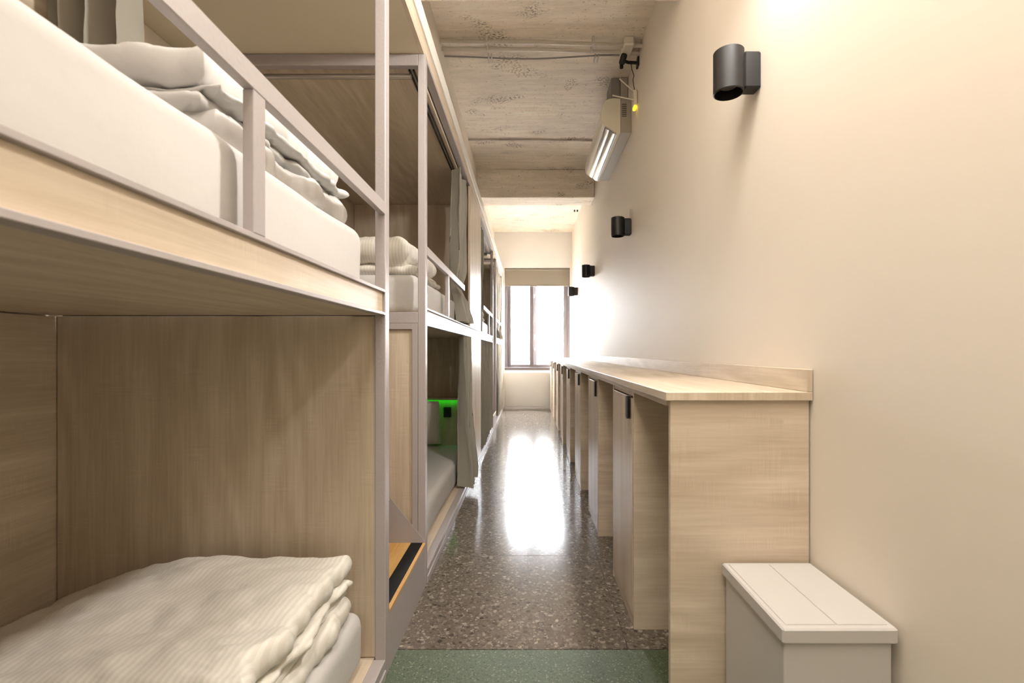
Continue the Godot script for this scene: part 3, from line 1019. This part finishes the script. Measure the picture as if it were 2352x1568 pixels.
# ------------------------------------------------------------------ things under the ceiling
func make_ceiling_services():
	# air conditioner
	var d0 := 3.84
	var d1 := 4.93
	var t := thing("air_conditioner", Vector3(WR - 0.1, 2.85, -(d0 + d1) / 2), "white wall-mounted air conditioner with chrome louvres high on the cream wall", "air conditioner")
	var prof := PackedVector2Array()
	var pts := [Vector2(0.715, 2.850), Vector2(0.74, 2.852), Vector2(0.74, 3.128), Vector2(0.68, 3.130), Vector2(0.645, 3.124), Vector2(0.620, 3.108), Vector2(0.604, 3.08), Vector2(0.594, 3.04), Vector2(0.588, 3.0), Vector2(0.587, 2.965), Vector2(0.592, 2.94), Vector2(0.603, 2.922), Vector2(0.618, 2.912)]
	# turned to run counter-clockwise
	for p in pts:
		prof.append(p)
	if Geometry2D.is_polygon_clockwise(prof):
		prof.reverse()
	put(t, "casing", prism(prof, -d1, -d0), M.plastic, Vector3.ZERO)
	box(t, "back_case", M.plastic_grey, 0.741, WR, 2.856, 3.125, d0 + 0.004, d1 - 0.004, 2, 0.004)
	for k in 7:
		box(t, "vent_slot", M.black, 0.752, 0.790, 2.985 + k * 0.016, 2.989 + k * 0.016, d0 + 0.001, d0 + 0.006, 0, 0.0)
	var a := Vector2(0.618, 2.912)
	var b := Vector2(0.713, 2.848)
	var nrm := Vector2(-(a - b).y, (a - b).x).normalized()
	if nrm.y > 0:
		nrm = -nrm
	for s in [[0.02, 0.40, "louvre"], [0.47, 0.88, "louvre"]]:
		var q := PackedVector2Array()
		var p0: Vector2 = a.lerp(b, s[0])
		var p1: Vector2 = a.lerp(b, s[1])
		for k in 7:
			var w := k / 6.0
			q.append(p0.lerp(p1, w) + nrm * (0.006 + 0.002 * sin(PI * w)))
		q.append(p1)
		q.append(p0)
		if Geometry2D.is_polygon_clockwise(q):
			q.reverse()
		put(t, s[2], prism(q, -d1 + 0.02, -d0 - 0.02), M.chrome, Vector3.ZERO)
	var q2 := PackedVector2Array([a.lerp(b, 0.03), a.lerp(b, 0.97), a.lerp(b, 0.97) + nrm * 0.002, a.lerp(b, 0.03) + nrm * 0.002])
	if Geometry2D.is_polygon_clockwise(q2):
		q2.reverse()
	put(t, "outlet", prism(q2, -d1 + 0.02, -d0 - 0.02), M.black, Vector3.ZERO)
	# grey pipe cover from the unit up to the ceiling
	var pc := thing("pipe_cover", Vector3(0.76, 3.13, -4.1), "grey boxed pipe cover between the air conditioner and the ceiling", "pipe cover")
	box(pc, "front_plate", M.cover_grey, 0.690, 0.765, 3.131, CEIL, 3.97, 4.20, 1, 0.006)
	box(pc, "side_plate", M.plastic_grey, 0.767, WR, 3.131, CEIL, 3.96, 4.22, 1, 0.006)
	# conduits
	var pipes := [[3.46, 0.0135, 3.340, 3.326, "upper white conduit across the concrete ceiling, by the black camera"], [3.545, 0.0135, 3.340, 3.326, "lower white conduit across the concrete ceiling, by the black camera"], [5.12, 0.008, 3.36, 3.36, "thin conduit across the concrete ceiling beyond the air conditioner"]]
	for p in pipes:
		var o := thing("conduit", Vector3(0.1, p[2], -p[0]), p[4], "conduit", "conduits on the ceiling")
		put(o, "pipe", tube([Vector3(-0.64, p[2], -p[0]), Vector3(0.1, lerpf(p[2], p[3], 0.4), -p[0]), Vector3(WR, p[3], -p[0] - 0.03)], p[1], 12), M.pipe, Vector3.ZERO)
		for x in [-0.30, 0.47]:
			box(o, "clip", M.pipe, x - 0.008, x + 0.008, lerpf(p[2], p[3], (x + 0.64) / 1.47) - p[1] - 0.003, CEIL, p[0] - p[1] - 0.004, p[0] + p[1] + 0.004, 0, 0.002)
	var cable := thing("ceiling_cable", Vector3(0.1, 3.35, -3.66), "thin sagging cable across the concrete ceiling beside the conduits", "cable")
	var cp := []
	for k in 17:
		var w := k / 16.0
		cp.append(Vector3(lerpf(-0.64, 0.74, w), 3.356 - 0.012 * sin(w * PI) + 0.004 * sin(w * 9.0), -3.66 - 0.012 * sin(w * 5.0)))
	put(cable, "cord", tube(cp, 0.006, 8), M.cover_grey, Vector3.ZERO)
	for x in [-0.29, 0.525]:
		for e in [-0.012, 0.012]:
			box(cable, "clip", M.pipe, x + e - 0.005, x + e + 0.005, 3.337, CEIL, 3.645, 3.72, 2, 0.002)
	# junction box, camera, cord, router
	var jb := thing("junction_box", Vector3(0.74, 3.31, -3.52), "small white junction box over the ceiling conduits", "junction box")
	box(jb, "cover", M.plastic, 0.690, 0.765, 3.305, CEIL, 3.44, 3.62, 2, 0.01)
	var cam := thing("security_camera", Vector3(0.73, 3.28, -3.62), "small black camera on a bracket under the ceiling conduits", "camera")
	var body := put(cam, "body", soft_box(Vector3(0.045, 0.075, 0.045), 0.015, 0.0, 3, 0.03), M.black_plastic, Vector3(0.705, 3.272, -3.56))
	body.rotation = Vector3(0.5, 0.0, -0.25)
	put(cam, "lens", tube([Vector3(0, -0.02, 0.0), Vector3(0, 0.02, 0.0)], 0.014, 14), M.black, Vector3(0.697, 3.235, -3.575))
	put(cam, "bracket", tube([Vector3(0.71, 3.275, -3.58), Vector3(0.75, 3.272, -3.60), Vector3(WR, 3.268, -3.60)], 0.012, 10), M.black_plastic, Vector3.ZERO)
	box(cam, "wall_plate", M.black_plastic, WR - 0.014, WR, 3.235, 3.305, 3.57, 3.63, 1, 0.004)
	put(cam, "cord", tube([Vector3(0.775, 3.262, -3.605), Vector3(0.782, 3.225, -3.61), Vector3(0.800, 3.185, -3.62), Vector3(0.795, 3.16, -3.63), Vector3(0.802, 3.12, -3.64), Vector3(0.812, 3.085, -3.645)], 0.003, 8), M.black_plastic, Vector3.ZERO)
	var ro := thing("router", Vector3(0.815, 2.94, -3.65), "small white router with two antennas glowing yellow above the air conditioner end", "router")
	put(ro, "body", soft_box(Vector3(0.03, 0.115, 0.075), 0.012, 0.0, 4, 0.03), M.plastic, Vector3(0.812, 3.022, -3.65))
	put(ro, "indicator_light", soft_box(Vector3(0.026, 0.028, 0.06), 0.011, 0.0, 4, 0.03), M.router_glow, Vector3(0.812, 2.955, -3.65))
	put(ro, "antenna", tube([Vector3(0.812, 3.075, -3.65), Vector3(0.80, 3.085, -3.65), Vector3(0.695, 3.172, -3.64)], 0.005, 8), M.plastic, Vector3.ZERO)
	put(ro, "antenna", tube([Vector3(0.812, 3.0, -3.62), Vector3(0.79, 3.003, -3.62), Vector3(0.635, 3.03, -3.61)], 0.005, 8), M.plastic, Vector3.ZERO)
	var rl := OmniLight3D.new()
	rl.name = "router_glow"
	ro.add_child(rl)
	rl.position = Vector3(0.806, 2.90, -3.65) - ro.position
	rl.light_color = Color(1.0, 0.85, 0.2)
	rl.light_energy = 0.00006
	rl.light_size = 0.01
	rl.omni_range = 8
	rl.omni_attenuation = 2
	rl.shadow_enabled = true
	var bolt := thing("ceiling_bolt", Vector3(0.77, CEIL, -7.68), "pair of small dark bolts in the white concrete near the window", "bolt")
	put(bolt, "bolt_head", tube([Vector3(0.745, CEIL - 0.03, -7.68), Vector3(0.745, CEIL, -7.68)], 0.012, 8), M.black, Vector3.ZERO)
	put(bolt, "bolt_head", tube([Vector3(0.79, CEIL - 0.03, -7.68), Vector3(0.79, CEIL, -7.68)], 0.012, 8), M.black, Vector3.ZERO)

# ------------------------------------------------------------------ small things
func make_small_things():
	# green-lit headboard shelf in the lower berth
	var s := thing("headboard_shelf", Vector3(-1.05, 0.64, -4.36), "wood headboard shelf with a green light strip in the lower berth", "shelf")
	box(s, "board", M.wood, -1.58, -0.55, 0.665, 0.685, 4.28, 4.398, 0, 0.001)
	box(s, "light_strip", M.green_glow, -1.5, -0.62, 0.654, 0.665, 4.37, 4.385, 0, 0.001)
	var l := AreaLight3D.new()
	l.name = "green_light"
	s.add_child(l)
	l.position = Vector3(-1.06, 0.652, -4.378) - s.position
	l.rotation.x = -PI / 2
	l.area_size = Vector2(0.88, 0.015)
	l.light_color = Color(0.03, 1.0, 0.05)
	l.light_energy = 0.0045
	l.area_range = 8
	l.shadow_enabled = true
	var sw := thing("reading_light", Vector3(-0.74, 0.5, -4.39), "small black switch box on the headboard beside the pillow", "switch")
	box(sw, "box", M.black_plastic, -0.772, -0.705, 0.50, 0.592, 4.365, 4.398, 1, 0.004)
	box(sw, "button", M.black, -0.752, -0.725, 0.53, 0.56, 4.360, 4.366, 1, 0.003)
	# wall switch beside the window
	var ws := thing("wall_switch", Vector3(WR, 1.15, -8.5), "small grey switch on the wall just above the worktop near the window", "switch")
	box(ws, "plate", M.plastic_grey, WR - 0.01, WR, 1.12, 1.19, 8.46, 8.53, 1, 0.003)
	box(ws, "rocker", M.plastic, WR - 0.014, WR - 0.01, 1.135, 1.175, 8.475, 8.515, 1, 0.002)
	# short cable cover above the lamp under the air conditioner
	var cc := thing("cable_cover", Vector3(WR, 2.18, -3.86), "short pale cable cover on the wall above a black lamp", "cable cover")
	put(cc, "cover", tube([Vector3(WR - 0.004, 2.16, -3.855), Vector3(WR - 0.004, 2.245, -3.855)], 0.008, 10), M.plastic_grey, Vector3.ZERO)
